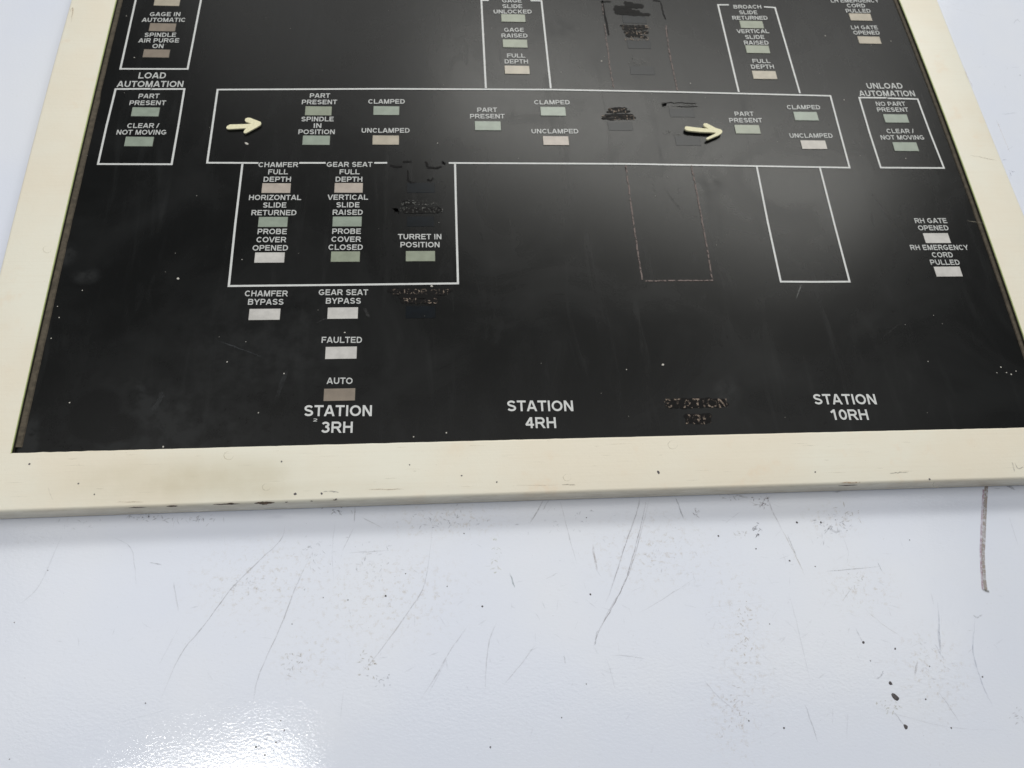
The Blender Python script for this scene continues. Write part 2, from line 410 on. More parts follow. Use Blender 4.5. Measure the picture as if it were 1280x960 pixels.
SCR = [([(357, 655), (350, 676), (320, 705), (290, 735), (255, 782), (225, 820), (197, 883)], 1.0, BR, .62),
 ([(392, 687), (372, 728), (350, 785), (325, 840), (316, 880)], 1.0, BR, .5),
 ([(78, 668), (50, 730), (25, 755)], 1.0, GY, .28), ([(143, 672), (163, 684), (168, 705), (171, 735)], 0.9, GY, .32),
 ([(187, 703), (202, 706)], 1.2, GY, .6), ([(217, 727), (223, 765)], 1.1, BR, .42), ([(224, 783), (210, 810), (198, 832)], 1.0, BR, .2),
 ([(442, 660), (428, 688)], 1.0, BR, .55), ([(435, 691), (460, 690), (486, 688)], 0.9, GY, .4),
 ([(453, 647), (478, 660)], 1.0, BR, .45), ([(444, 630), (443, 654)], 1.0, BR, .5),
 ([(541, 655), (531, 728), (510, 765), (470, 820), (452, 840)], 1.0, BR, .5),
 ([(585, 782), (562, 815), (545, 845), (525, 875)], 1.2, BR, .42), ([(560, 822), (535, 868)], .8, GY, .3),
 ([(622, 775), (612, 800), (608, 830), (606, 870)], 1.0, BR, .38), ([(670, 805), (650, 832), (630, 855)], 1.0, BR, .32),
 ([(799, 621), (797, 636), (782, 680), (770, 718), (757, 755)], 1.1, BR, .7),
 ([(808, 620), (805, 640), (795, 680), (783, 722), (765, 760), (750, 785), (742, 808)], 1.1, BR, .75),
 ([(812, 620), (804, 655), (790, 705), (778, 735), (760, 765), (748, 792)], 1.0, BR, .55),
 ([(747, 788), (743, 807)], 1.3, GY, .85), ([(680, 624), (671, 640), (662, 655)], 1.2, BR, .7), ([(686, 625), (679, 637)], 1.0, BR, .5),
 ([(700, 625), (710, 665), (721, 706)], .9, BR, .38), ([(844, 621), (849, 634), (855, 650)], 1.3, GY, .75),
 ([(957, 617), (966, 640), (977, 662)], 1.6, BR, .45), ([(977, 662), (988, 682), (997, 700), (1006, 719)], 1.2, YB, .55), ([(984, 668), (996, 697)], 1.0, GY, .7),
 ([(637, 716), (641, 727), (643, 735)], 1.5, TL, .75), ([(741, 681), (744, 700), (747, 713)], 2.0, (.28, .2, .16), .6),
 ([(1033, 714), (1060, 712), (1103, 708)], .9, GY, .5), ([(1097, 703), (1103, 716)], .9, GY, .6),
 ([(985, 740), (995, 775), (1005, 820), (1015, 860)], .9, GY, .25), ([(1006, 880), (1022, 927)], 1.1, GY, .45),
 ([(1172, 752), (1174, 790), (1176, 822)], 1.4, BL, .4), ([(1173, 785), (1175, 812)], 2.6, BL, .35), ([(1168, 805), (1178, 822)], 1.2, BL, .4),
 ([(1219, 772), (1216, 800), (1217, 820), (1226, 850), (1233, 868), (1241, 883)], 1.4, BL, .5), ([(1216, 768), (1221, 772), (1228, 768)], 1.6, GY, .55),
 ([(1172, 863), (1184, 880), (1200, 904)], 1.1, GY, .5), ([(1117, 890), (1131, 908)], 1.1, GY, .5), ([(1069, 785), (1078, 802)], 1.1, GY, .4),
 ([(1053, 752), (1066, 732)], 1.0, BR, .5), ([(1104, 838), (1102, 844), (1095, 849)], 1.2, GY, .75), ([(1147, 826), (1143, 845)], 2.0, (.3, .25, .22), .5),
 ([(1080, 760), (1100, 778), (1125, 795)], .9, YB, .3), ([(880, 850), (895, 868), (920, 890)], 1.2, BR, .35),
 ([(870, 722), (835, 745), (800, 766)], .9, BR, .33), ([(765, 819), (785, 820), (806, 823)], .9, GY, .5), ([(705, 819), (707, 829)], 1.2, GY, .5),
 ([(697, 716), (682, 724)], .9, BR, .4), ([(757, 820), (766, 850), (769, 862)], .8, GY, .25),
 ([(1035, 660), (1045, 665), (1052, 663)], 2.2, GY, .45), ([(1030, 668), (1040, 655)], 1.4, GY, .4),
 ([(1040, 616), (1054, 613)], 1.6, GY, .5), ([(1242, 610), (1250, 611)], 1.2, GY, .4), ([(1252, 605), (1262, 608), (1268, 613)], 3.0, GY, .75),
 ([(920, 619), (935, 622)], 1.8, (.3, .26, .22), .5), ([(935, 626), (950, 631), (958, 620)], 1.3, (.3, .26, .22), .4),
 ([(1172, 6), (1240, 22)], .8, GY, .2), ([(1266, 30), (1271, 25), (1276, 28)], 1.3, BL, .5), ([(1252, 143), (1262, 142), (1271, 141)], 1.3, BL, .5),
 ([(1264, 85), (1275, 84)], 1.0, BL, .3), ([(1259, 188), (1266, 183)], 1.0, GY, .3), ([(420, 650), (415, 690), (418, 730)], .8, GY, .2),
 ([(1050, 560 + 100), (1060, 690), (1058, 705)], .9, GY, .18), ([(880, 760), (960, 752)], .8, GY, .15), ([(1060, 890), (1058, 925)], .9, GY, .2),
 ([(1080, 880), (1180, 908), (1250, 912)], .8, BR, .18), ([(140, 905), (180, 895), (210, 885)], .8, GY, .15), ([(430, 860), (425, 905)], .8, GY, .18),
 ([(905, 655), (925, 640)], .8, BR, .2), ([(1261, 645), (1273, 683)], .9, GY, .25)]
for pts, wpx, c, al_ in SCR: mark(pts, wpx * 1.1, c, al_ * .5)
mark([(1233, 606), (1231, 640), (1229, 690), (1230, 720), (1232, 738)], 4.4, (0.33, 0.28, 0.24), .75, name='marker_stroke', fade=False,
     label='broad olive marker stroke coming out from under the frame', jit=.15)
mark([(1229.3, 612), (1227.5, 640), (1225.5, 690), (1228, 737)], 2.2, (0.42, 0.27, 0.33), .6, name='marker_stroke', fade=False, lift=.0005, jit=.1)
mark([(1228, 737), (1236, 739.5)], 2.4, (0.12, 0.11, 0.08), .8, name='marker_stroke', fade=False, lift=.0007, jit=.1)
# scuffs nobody could count: clusters of short strokes
items = []
for cx, cy, sx_, sy_, n, c, al_ in [(1040, 655, 22, 14, 34, GY, .38), (1060, 640, 12, 12, 14, YB, .4), (910, 620, 12, 5, 12, BR, .45), (952, 627, 10, 7, 20, BR, .5),
     (946, 662, 4, 6, 12, GY, .75), (925, 665, 8, 6, 12, YB, .3), (370, 828, 14, 16, 20, (.3, .25, .15), .4), (460, 828, 12, 12, 22, YB, .4), (478, 850, 12, 7, 16, GY, .3),
     (930, 790, 10, 34, 40, (.5, .38, .2), .35), (918, 885, 16, 28, 40, (.4, .28, .2), .3), (395, 695, 22, 20, 34, GY, .25), (560, 648, 32, 12, 50, GY, .28),
     (470, 700, 26, 22, 40, GY, .22), (305, 728, 18, 10, 18, GY, .25), (1112, 882, 12, 6, 20, (.4, .35, .15), .4), (1270, 895, 8, 12, 14, BR, .35),
     (1070, 725, 14, 10, 16, YB, .25), (620, 695, 5, 30, 20, (.5, .45, .15), .3), (870, 640, 6, 5, 10, BR, .4), (310, 740, 40, 20, 20, GY, .12), (180, 645, 28, 4, 30, GY, .35), (240, 647, 28, 4, 30, GY, .35),
     (420, 638, 14, 4, 14, GY, .5), (90, 655, 30, 12, 12, GY, .15), (820, 690, 40, 25, 34, GY, .14), (1165, 825, 22, 30, 24, BR, .2), (1258, 215, 12, 10, 14, BL, .25), (700, 650, 60, 18, 30, GY, .18),
     (340, 925, 14, 7, 9, GY, .5), (325, 935, 6, 6, 5, GY, .6), (640, 780, 420, 110, 150, GY, .10), (1000, 780, 200, 120, 90, BR, .10), (1230, 80, 30, 60, 14, GY, .12)]:
    for _ in range(n):
        x, y = cx + random.gauss(0, sx_ * .6), cy + random.gauss(0, sy_ * .6); an = random.uniform(0, math.pi); ln = random.uniform(1.5, 7) * (2.2 if sx_ > 100 else 1)
        items.append(mark([(x, y), (x + ln * math.cos(an), y + ln * math.sin(an))], random.uniform(.7, 1.6), c, al_ * random.uniform(.5, 1.3), name=None, sub=2, lift=.0003 + .0002 * random.random()))
joined_marks(items, 'scuff_marks', bench)
# crumbs and pits
def crumb(u, v, r_, c, a, parent, name, sx_=1.0, rot=0.0, hgt=0.25, material=None, lift=0.0):
    x, y = on_plane(u, v, a); V = []; n = 9; ru = r_ / 900.0
    for k in range(n):
        t = 2 * math.pi * k / n; q = ru * random.uniform(.75, 1.15)
        dx, dy = q * sx_ * math.cos(t), q * math.sin(t)
        V.append(W(x + dx * math.cos(rot) - dy * math.sin(rot), y + dx * math.sin(rot) + dy * math.cos(rot), a + .0002 + lift))
    V2 = [Vector((q.x * .6 + W(x, y, a).x * .4, q.y * .6 + W(x, y, a).y * .4, q.z + ru * hgt * S)) for q in V]
    F_ = [tuple(range(n, 2 * n))] + [(k, n + k, n + (k + 1) % n, (k + 1) % n) for k in range(n)]
    F_ = [tuple(reversed(F_[0]))] + F_[1:]
    return V + V2, F_
m_crumb = simple('dark_grit', (0.10, 0.09, 0.095), 0.7, 0.2, 900)
m_white_fleck = simple('pale_dust_fleck', (0.55, 0.53, 0.48), 0.7, 0.1, 900)
def scatter(lst, name, a, parent, material, hgt=.4, joined=False):
    AV, AF = [], []
    for t in lst:
        u, v, r_ = t[:3]; sx_ = t[3] if len(t) > 3 else 1.15; rot = t[4] if len(t) > 4 else random.uniform(0, 3)
        V, F_ = crumb(u, v, r_, None, a, parent, name, sx_, rot, hgt)
        if joined: b0 = len(AV); AV += V; AF += [tuple(i + b0 for i in q) for q in F_]
        else: link(name, V, F_, material, parent)
    if joined: link(name, AV, AF, material, parent, kind='stuff')
scatter([(1119, 871, 3.0, 1.5, .8), (1113, 854, 2.0, 1.2, .6), (1132, 908.5, 2.3)], 'paint_pit', TBL, bench, m_crumb, .2)
scatter([(q[0], q[1], q[2] * .68) for q in [(1189, 910, 1.3), (1157, 874, 1.3), (1119, 811, 1.5), (987, 701, 1.4), (482, 745, 1.6), (603, 758, 1.5), (738, 743, 1.5), (559, 733, .9), (613, 934, 1.3), (507, 717, .9),
         (980, 910, 1.4), (1079, 803, 2.0), (182, 879, 1.0), (898, 670, 1.4), (18, 778, .8), (12, 949, .8), (60, 713, .8), (320, 934, 1.3), (331, 944, 1.3), (345, 928, 1.2), (355, 913, 1.1), (351, 901, .9),
         (962, 780, .9), (1162, 833, 1.0), (1088, 826, .9), (1228, 846, 1.2), (702, 897, 1), (733, 855, .8), (435, 750, 1), (580, 667, 1), (404, 747, .8), (365, 780, .8), (945, 686, 1.1), (1019, 708, 1.0),
         (996, 653, 1.8), (1026, 653, 1.6), (936, 901, 1.2), (733, 647, .9), (1137, 675, 1), (1275, 94, 1)]], 'grit', TBL, bench, m_crumb, .2, joined=True)

# ------------------------------------------------------------------ the control panel
panel = bpy.data.objects.new('control_panel', None); col.objects.link(panel)
panel.location = W(0.065, 0.0, TBL)
panel['label'] = 'old machine status panel with black screen in a cream metal frame, on the white bench'
panel['category'] = 'control panel'
YT = -1.12
def fit(pts, a, axis):
    P = np.array([on_plane(u, v, a) for u, v in pts])
    t, s_ = (P[:, 1], P[:, 0]) if axis == 'x' else (P[:, 0], P[:, 1])
    c = np.polyfit(t, s_, 2); lo_, hi_ = t.min(), t.max()
    def f_(q):
        if q < lo_: return np.polyval(c, lo_) + (q - lo_) * np.polyval(np.polyder(c), lo_)
        if q > hi_: return np.polyval(c, hi_) + (q - hi_) * np.polyval(np.polyder(c), hi_)
        return np.polyval(c, q)
    return f_
XL = fit([(146, 0), (101, 180), (69, 330), (49.5, 410), (13.5, 566.5)], H_LIP, 'x')
XR = fit([(1124.5, 0), (1170, 120), (1194, 180), (1250, 330), (1279, 423)], H_LIP, 'x')
YB = fit([(14, 566.5), (280, 558.5), (600, 551), (880, 543.7), (1160, 537), (1280, 534.5)], H_LIP, 'y')
OL = fit([(88, 0), (65, 77), (39, 180), (24, 240), (1, 326)], H_LIP, 'x')
ORr = fit([(1173, 0), (1221, 120), (1245, 180), (1280, 265)], H_LIP, 'x')
OB = fit([(0, 641), (150, 634.5), (345, 628), (450, 625), (560, 622), (760, 614), (1000, 608), (1120, 603.5), (1280, 599)], H_LIP, 'y')
def corner(fx, fy):
    x, y = 0, 0
    for _ in range(30): x = fx(y); y = fy(x)
    return float(x), float(y)
ibl, ibr, obl, obr = corner(XL, YB), corner(XR, YB), corner(OL, OB), corner(ORr, OB)
stn = []     # (inner, outer)
ns = 24; TW = 0.085
for i in range(ns): # left side, far to near
    t = i / ns; yi = YT + (ibl[1] - YT) * t; yo = (YT - TW) + (obl[1] - YT + TW) * t
    stn.append(((XL(yi), yi), (OL(yo), yo)))
nb = 150
for i in range(nb):
    t = i / nb; xi = ibl[0] + (ibr[0] - ibl[0]) * t; xo = obl[0] + (obr[0] - obl[0]) * t
    j = random.gauss(0, .00009) * (3.0 if .015 < t < .09 else 1) if i else 0
    stn.append(((xi, YB(xi) + j), (xo, OB(xo))))
for i in range(ns):
    t = i / ns; yi = ibr[1] + (YT - ibr[1]) * t; yo = obr[1] + (YT - TW - obr[1]) * t
    stn.append(((XR(yi), yi), (ORr(yo), yo)))
for i in range(ns):
    t = i / ns; xi = XR(YT) + (XL(YT) - XR(YT)) * t; xo = ORr(YT - TW) + (OL(YT - TW) - ORr(YT - TW)) * t
    stn.append(((xi, YT), (xo, YT - TW)))
# profile: (fraction inner->outer, extra outward, height)
RB = 0.0045
prof = [(0, 0, H_LIP - .0006), (.008, 0, H_LIP - .0001), (.03, 0, H_LIP), (.5, 0, H_LIP), (1, -RB, H_LIP)]
for k in range(1, 6):
    t = math.pi / 2 * k / 5; prof.append((1, -RB + RB * math.sin(t) * .9, H_LIP - RB + RB * math.cos(t)))
prof += [(1, 0, H_LIP - .012), (1, 0, -H_SIDE + .001), (1, -.002, -H_SIDE)]
V, Fc = [], []
for (pi, po) in stn:
    pi = np.array(pi); po = np.array(po); d = po - pi
    ax = np.array([np.sign(d[0]) if abs(d[0]) > .03 else d[0] / .09, np.sign(d[1]) if abs(d[1]) > .03 else d[1] / .09])
    for fr, ex_, a in prof:
        q = pi + d * fr + ax * ex_; V.append(W(q[0], q[1], a))
np_ = len(prof); n = len(stn)
for i in range(n):
    j = (i + 1) % n
    for k in range(np_ - 1): Fc.append((i * np_ + k, i * np_ + k + 1, j * np_ + k + 1, j * np_ + k))
frame = link('frame', V, Fc, m_frame, panel, smooth=True)
# raw edge of the frame opening, dark, down to the screen
V, Fc = [], []
for (pi, po) in stn:
    pi = np.array(pi); po = np.array(po); d = (po - pi) / np.linalg.norm(po - pi)
    for a in (H_LIP - .0006, -.004): V.append(W(pi[0], pi[1], a))
for i in range(n):
    j = (i + 1) % n; Fc.append((2 * i, 2 * j, 2 * j + 1, 2 * i + 1))
link('opening_edge', V, Fc, m_edge, frame)
m_fringe = simple('yellow_green_lens_fringe', (0.50, 0.56, 0.27), 0.5, 0.06, 300)  # added strip on the lip; its yellow-green stands in for lens colour fringing
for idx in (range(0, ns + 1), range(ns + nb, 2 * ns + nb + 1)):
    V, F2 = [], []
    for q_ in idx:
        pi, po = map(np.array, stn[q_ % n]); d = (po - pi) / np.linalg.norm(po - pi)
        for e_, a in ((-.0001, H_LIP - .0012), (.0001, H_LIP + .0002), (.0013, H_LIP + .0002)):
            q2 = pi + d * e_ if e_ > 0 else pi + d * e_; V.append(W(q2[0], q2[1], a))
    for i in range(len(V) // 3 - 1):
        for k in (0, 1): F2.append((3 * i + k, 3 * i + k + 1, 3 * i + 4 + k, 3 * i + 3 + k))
    link('lip_fringe', V, F2, m_fringe, frame)
# screen plate
V = []; sil = [(XL(YT) - .01, YT - .01), (ibl[0] - .012, ibl[1] + .01), (ibr[0] + .012, ibr[1] + .01), (XR(YT) + .01, YT - .01)]
V = [W(x, y, 0) for x, y in sil] + [W(x, y, -.012) for x, y in sil]
screen = link('screen', V, [(0, 1, 2, 3), (7, 6, 5, 4)] + [(i, 4 + i, 4 + (i + 1) % 4, (i + 1) % 4) for i in range(4)], m_screen, panel)
# dusty gasket strips down both long sides
for side_, (fx, wd) in {'l': (XL, .0072), 'r': (XR, .0050)}.items():
    V, Fc = [], []; sgn = 1 if side_ == 'l' else -1; NN = 60
    for i in range(NN + 1):
        y = YT + (.073 - YT) * i / NN if side_ == 'l' else YT + (.070 - YT) * i / NN
        x = fx(y) + sgn * .0005; ww = wd * random.uniform(.96, 1.04)
        if side_ == 'l' and y < -.5: ww *= .8
        V += [W(x, y, .0002), W(x, y, .0022), W(x + sgn * ww * .85, y, .0016), W(x + sgn * ww, y, .0002)]
    for i in range(NN):
        for k in range(3): Fc.append((4 * i + k, 4 * i + k + 1, 4 * i + 5 + k, 4 * i + 4 + k))
    link('gasket', V, Fc, m_gasket, panel)

# diagram outlines (photo pixels), each a printed line group
AL = 0.0006; LW = 0.0030
def seg(p0, p1, n=6):
    return [on_plane(p0[0] + (p1[0] - p0[0]) * i / n, p0[1] + (p1[1] - p0[1]) * i / n, AL) for i in range(n + 1)]
def outline(label, polylines, material=m_line, width=LW, wobble=0):
    L_ = []
    for pl in polylines:
        P = []
        for i in range(len(pl) - 1):
            sg = seg(pl[i], pl[i + 1], 1 if not wobble else 12)
            P += sg if i == 0 else sg[1:]
        if wobble: P = [(x + random.gauss(0, wobble), y + random.gauss(0, wobble)) for x, y in P]
        L_.append(P)
    V, F_ = ribbon_mesh(L_, width, AL)
    link('diagram_line', V, F_, material, panel, label=label)
outline('white outline of the long station rectangle', [
    [(455.8 + 12, 203.6), (484, 203.5)], [(561, 203.7), (780, 204.8), (1062, 209.6), (1050, 165), (1038, 119.8), (850, 115), (690, 112), (480, 111), (272, 112), (265.5, 158), (259, 203.4), (323, 203.7)], [(374, 203.6), (407, 203.6)]])
outline('white outline of the gage slide column', [[(611, 0.5), (601.7, 0.3), (607.3, 110)], [(663, 0.8), (676.8, 1), (688.5, 110.5)]])
outline('white outline of the broach slide column', [[(911, 6), (897.5, 6), (923.5, 115)], [(955, 8.5), (968.8, 9.5), (1000, 116.5)]])
outline('white outline of the unload automation box', [[(1110, 122.3), (1074, 122), (1087, 166), (1101, 209.5), (1180, 210), (1163, 167), (1147, 123.8), (1108, 122.7)]])
outline('white outline of the load automation box', [[(190, 111), (144.5, 111.3), (133, 158), (122.5, 205), (214.5, 205.3), (223, 157), (230.5, 111.2), (188, 111.4)]])
outline('white outline of the spindle box at the far left', [[(170.5, -4), (150.5, 86), (234.5, 86.2), (252, -4)]])
outline('white outline of the probe and seat box', [[(303, 205), (294, 281), (286, 357.5), (430, 356), (572.5, 354.2), (570.5, 279), (568.8, 205)]])
outline('white outline of the right column below the long rectangle', [[(946, 208.5), (960, 279), (976, 352), (1019, 352.3), (1062, 352), (1043, 280), (1025, 210)]])
# lines that were blacked out and show through
outline('scraped outline of the blanked column below the rectangle', [[(782.3, 206.5), (790, 265), (798, 320), (803, 350)], [(806, 351), (850, 350.7), (891, 350.5)], [(864, 206.5), (872, 245), (884, 310), (890.5, 351)]], m_sline, .0022, .0002)
outline('scraped outline of the blanked column above the rectangle', [[(757, 45), (760, 62), (763, 88), (767.5, 111)]], m_sline, .0020, .0003)
outline('right scraped outline of the blanked column above the rectangle', [[(832, 32), (837, 68), (843, 95), (847, 114)]], m_sline, .0020, .0003)

# indicator windows: (u, v, kind)
WN = [(209, 2.6, 'tan'), (203.3, 34.3, 'brown'), (195.6, 67, 'brown'), (182, 140, 'green'), (174, 177.1, 'green'),
      (398.1, 138.8, 'sage'), (483, 138.5, 'green'), (395.4, 175.5, 'green'), (482.3, 175.3, 'tan'), (345.4, 235.3, 'pink'), (435.9, 235, 'pink'),
      (341.3, 277.6, 'green'), (434, 277.1, 'green'), (337.1, 322.1, 'white'), (431.8, 320.9, 'sage'), (525.6, 320.3, 'sage'),
      (330.8, 393.1, 'white'), (428.5, 391.5, 'white'), (426.4, 441.1, 'white'), (424.4, 493.4, 'brown'),
      (641.6, 22.8, 'sage'), (643.9, 54.6, 'sage'), (646.4, 87.5, 'tan'), (609.8, 157.4, 'green'), (691.4, 139.3, 'green'), (694.9, 176, 'pink'),
      (939.5, 30.9, 'sage'), (947, 61.8, 'sage'), (955.6, 93.9, 'tan'), (934.3, 161.8, 'sage'), (1007.4, 145.4, 'green'), (1017.1, 181.1, 'pale'),
      (1075.5, 21.5, 'tan'), (1086.6, 50.3, 'tan'), (1120, 148.3, 'green'), (1131.9, 183.5, 'green'), (1170.9, 297.8, 'white'), (1185, 339.6, 'white'),
      (526, 234.5, 'dead'), (525.6, 276.6, 'dead'), (525.7, 390, 'dead'), (775.4, 157.5, 'dead'), (803, 88, 'dead'), (852.5, 141, 'dead'), (860, 176, 'dead'), (799, 55.5, 'dead'), (793, 24, 'dead')]
NICE = {'green': 'pale green', 'sage': 'sage green', 'pink': 'dusty pink', 'tan': 'cream', 'white': 'off-white', 'brown': 'brown-grey', 'pale': 'pale pink', 'dead': 'blacked-out'}
LWd, LHt = 0.0417, 0.0186
for u, v, k in WN:
    x, y = on_plane(u, v, .0004); a1 = .0009; jx, jy = random.uniform(-.0004, .0004), random.uniform(-.0003, .0003)
    # the print is slightly skewed where the lens bows; keep each window a true rectangle
    hwid, hh = LWd / 2 + jx, LHt / 2 + jy; bv = .0006
    if k == 'dead': hwid *= .97; a1 = .0003; bv = .0002
    V = [W(x + sx_ * hwid, y + sy_ * hh, 0.0001) for sx_, sy_ in ((-1, 1), (1, 1), (1, -1), (-1, -1))] + \
        [W(x + sx_ * (hwid - bv), y + sy_ * (hh - bv), a1) for sx_, sy_ in ((-1, 1), (1, 1), (1, -1), (-1, -1))]
    F_ = [(4, 5, 6, 7)] + [(i, (i + 1) % 4, 4 + (i + 1) % 4, 4 + i) for i in range(4)]
    lens = link('indicator_window', V, F_, m_dead if k == 'dead' else LAMPS[k], panel, label=NICE[k] + ' indicator window')
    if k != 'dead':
        lens.data.materials.append(m_rim_shade)
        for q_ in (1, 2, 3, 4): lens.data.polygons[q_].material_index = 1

# captions: each a list of (text, left, right, row)
CAP = [[('GAGE IN', 187.5, 225.5, 17.7), ('AUTOMATIC', 177.8, 232, 24.8)], [('SPINDLE', 180.8, 220, 43.5), ('AIR PURGE', 173.5, 223.8, 50.5), ('ON', 190.8, 204.5, 57.5)],
 [('PART', 173.3, 198.8, 120), ('PRESENT', 162, 207, 128.5)], [('CLEAR /', 159.3, 198.3, 157), ('NOT MOVING', 145.8, 208, 165.3)],
 [('PART', 387.3, 412.3, 119.5), ('PRESENT', 377.3, 421, 127.5)], [('SPINDLE', 376.8, 417, 148.8), ('IN', 392, 401.8, 157), ('POSITION', 373, 418.5, 164.8)],
 [('CLAMPED', 460.5, 506, 126.8)], [('UNCLAMPED', 452, 512, 163)],
 [('CHAMFER', 323.3, 372.5, 205.8), ('FULL', 335.3, 359.8, 214.8), ('DEPTH', 329.5, 363.8, 224)], [('HORIZONTAL', 311.3, 376.3, 246.8), ('SLIDE', 328.8, 357.8, 256.3), ('RETURNED', 314.3, 370.5, 265.8)],
 [('PROBE', 322, 358.5, 289.3), ('COVER', 320.8, 357.5, 299.5), ('OPENED', 316, 360, 309.8)], [('GEAR SEAT', 408.5, 465.3, 205.5), ('FULL', 424.5, 449.3, 214.8), ('DEPTH', 419.5, 453, 224)],
 [('VERTICAL', 410, 459.8, 246.5), ('SLIDE', 420.5, 449.3, 256), ('RAISED', 415.8, 453.5, 265.3)], [('PROBE', 415.3, 451, 289), ('COVER', 414.5, 451, 299), ('CLOSED', 410.8, 453.5, 309)],
 [('TURRET IN', 497.8, 551.8, 295.8), ('POSITION', 500.5, 549.5, 305.8)],
 [('CHAMFER', 306.3, 359.5, 366.8), ('BYPASS', 310, 354.3, 377.3)], [('GEAR SEAT', 398.5, 459.8, 365.3), ('BYPASS', 407.3, 451, 376)], [('FAULTED', 402, 452.5, 424.8)], [('AUTO', 408.8, 440.5, 476)],
 [('GAGE', 627.8, 651.8, .8), ('SLIDE', 628, 652.8, 7.8), ('UNLOCKED', 617, 664.5, 14.5)], [('GAGE', 630.3, 654.8, 37.3), ('RAISED', 626.8, 659.3, 44.5)], [('FULL', 633.8, 656, 69.5), ('DEPTH', 630.8, 660, 76.8)],
 [('PART', 596.5, 621, 137.3), ('PRESENT', 587.5, 630.5, 145.3)], [('CLAMPED', 667.8, 712, 127.8)], [('UNCLAMPED', 664.3, 722.8, 164)],
 [('BROACH', 916.8, 951.5, 8.5), ('SLIDE', 924, 946.3, 15.5), ('RETURNED', 915.3, 959.3, 22.3)], [('VERTICAL', 921.3, 960.8, 39), ('SLIDE', 931.5, 955.3, 46.3), ('RAISED', 930, 960.5, 53.3)],
 [('FULL', 940.5, 962.3, 76.3), ('DEPTH', 938.8, 967.3, 83.3)], [('LH EMERGENCY', 1038.3, 1097.8, .8), ('CORD', 1058.8, 1081.3, 7), ('PULLED', 1057.3, 1088, 13.5)], [('LH GATE', 1063.8, 1096.8, 34.3), ('OPENED', 1066.8, 1099.3, 40.8)],
 [('PART', 918.3, 941.8, 142.3), ('PRESENT', 911.5, 952.3, 150.3)], [('CLAMPED', 983.8, 1025, 134)], [('UNCLAMPED', 987, 1040.5, 169.5)],
 [('NO PART', 1094.8, 1131.3, 129.8), ('PRESENT', 1096.3, 1135, 137)], [('CLEAR /', 1108.3, 1141.8, 163.8), ('NOT MOVING', 1100.8, 1155, 171.8)],
 [('RH GATE', 1143.3, 1183.3, 275.8), ('OPENED', 1147.8, 1185.3, 284.8)], [('RH EMERGENCY', 1137.8, 1209.8, 309.3), ('CORD', 1165, 1190.8, 318.5), ('PULLED', 1162.8, 1199.3, 327.8)]]
for cp in CAP:
    V, F_ = [], []
    for t in cp: text_geo(V, F_, *t, HS, AL)
    link('caption', V, F_, m_print, panel, label='white lettering reading ' + ' '.join(t[0] for t in cp).lower())
BIG = [([('LOAD', 173.3, 207.5, 94.3), ('AUTOMATION', 146.8, 229.3, 105)], HM), ([('UNLOAD', 1083.3, 1127.8, 107.3), ('AUTOMATION', 1074, 1143.3, 116.8)], HM),
 ([('STATION', 380.3, 465, 513.3), ('3RH', 402.5, 441, 534)], HB), ([('STATION', 634, 716.4, 507.3), ('4RH', 657.8, 695, 528.3)], HB), ([('STATION', 1017, 1094.8, 499), ('10RH', 1038.4, 1084.8, 518.3)], HB)]
for cp, h in BIG:
    V, F_ = [], []
    for t in cp: text_geo(V, F_, *t, h, AL)
    link('heading', V, F_, m_line if h == HB else m_print, panel, label='larger white lettering reading ' + ' '.join(t[0] for t in cp).lower())
# blanked captions: a blob of black marker and the flecks of print left in it
def blob(lines, wpx, wob=.55):
    items_V, items_F = [], []
    for k, pts in enumerate(lines):
        P = []
        for i in range(len(pts) - 1):
            for q in range(8):
                t = q / 8; P.append((pts[i][0] * (1 - t) + pts[i + 1][0] * t + random.gauss(0, wob * .5), pts[i][1] * (1 - t) + pts[i + 1][1] * t + random.gauss(0, wob * .5)))
        P.append(pts[-1]); P2 = [on_plane(*q, .0004) for q in P]; nn = len(P2)
        wd = [wpx / 950 * random.uniform(.7, 1.15) * (.4 if i in (0, nn - 1) else 1) for i in range(nn)]
        rb = ribbon_xy(P2, 1, False, wd); b0 = len(items_V)
        for l, r_ in rb: items_V += [W(l[0], l[1], .0004 + k * .00003), W(r_[0], r_[1], .0004 + k * .00003)]
        for i in range(nn - 1): items_F.append((b0 + 2 * i, b0 + 2 * i + 2, b0 + 2 * i + 3, b0 + 2 * i + 1))
    link('marker_patch', items_V, items_F, m_over, panel, label='black marker patch covering a caption')
def ghost(lst, h, material, label='scraped caption, barely legible'):
    V, F_ = [], []
    for t in lst: text_geo(V, F_, *t, h, .0009)
    link('scraped_caption', V, F_, material, panel, label=label)
blob([[(832, 502), (850, 501), (880, 500.5), (908, 501)], [(832, 507), (860, 507.5), (885, 506), (911, 505)], [(840, 504), (870, 504), (905, 503)]], 7.5)
blob([[(855, 520), (875, 520), (890, 519)], [(857, 526), (875, 527), (889, 525)], [(857, 523), (889, 522.5)]], 6.5)
ghost([('STATION', 830, 909, 504), ('7RH', 854.4, 890, 524)], HB * .9, m_fleck, 'scraped heading for station seven')
blob([[(484, 364), (500, 362), (530, 363), (566, 363)], [(492, 366.5), (520, 367), (560, 366)], [(498, 371), (520, 370.5), (548, 371)], [(500, 376), (520, 377), (548, 375)]], 6.2)
ghost([('EUSOR OUT', 491, 563, 364.5), ('BYPASS', 504, 547, 376)], HS * .95, m_fleck)
blob([[(752, 148), (770, 148), (795, 147)], [(755, 144.5), (770, 144), (792, 144)], [(758, 140), (788, 139)], [(760, 136), (784, 136)]], 5.6)
ghost([('PART', 760, 784, 138.3), ('PRESENT', 752, 794.5, 146.8)], HS, m_fleck)
ghost([('CLAMPED', 828, 871.3, 130.8)], HS, m_faint); ghost([('UNC', 828.8, 850, 165.5)], HS, m_faint)
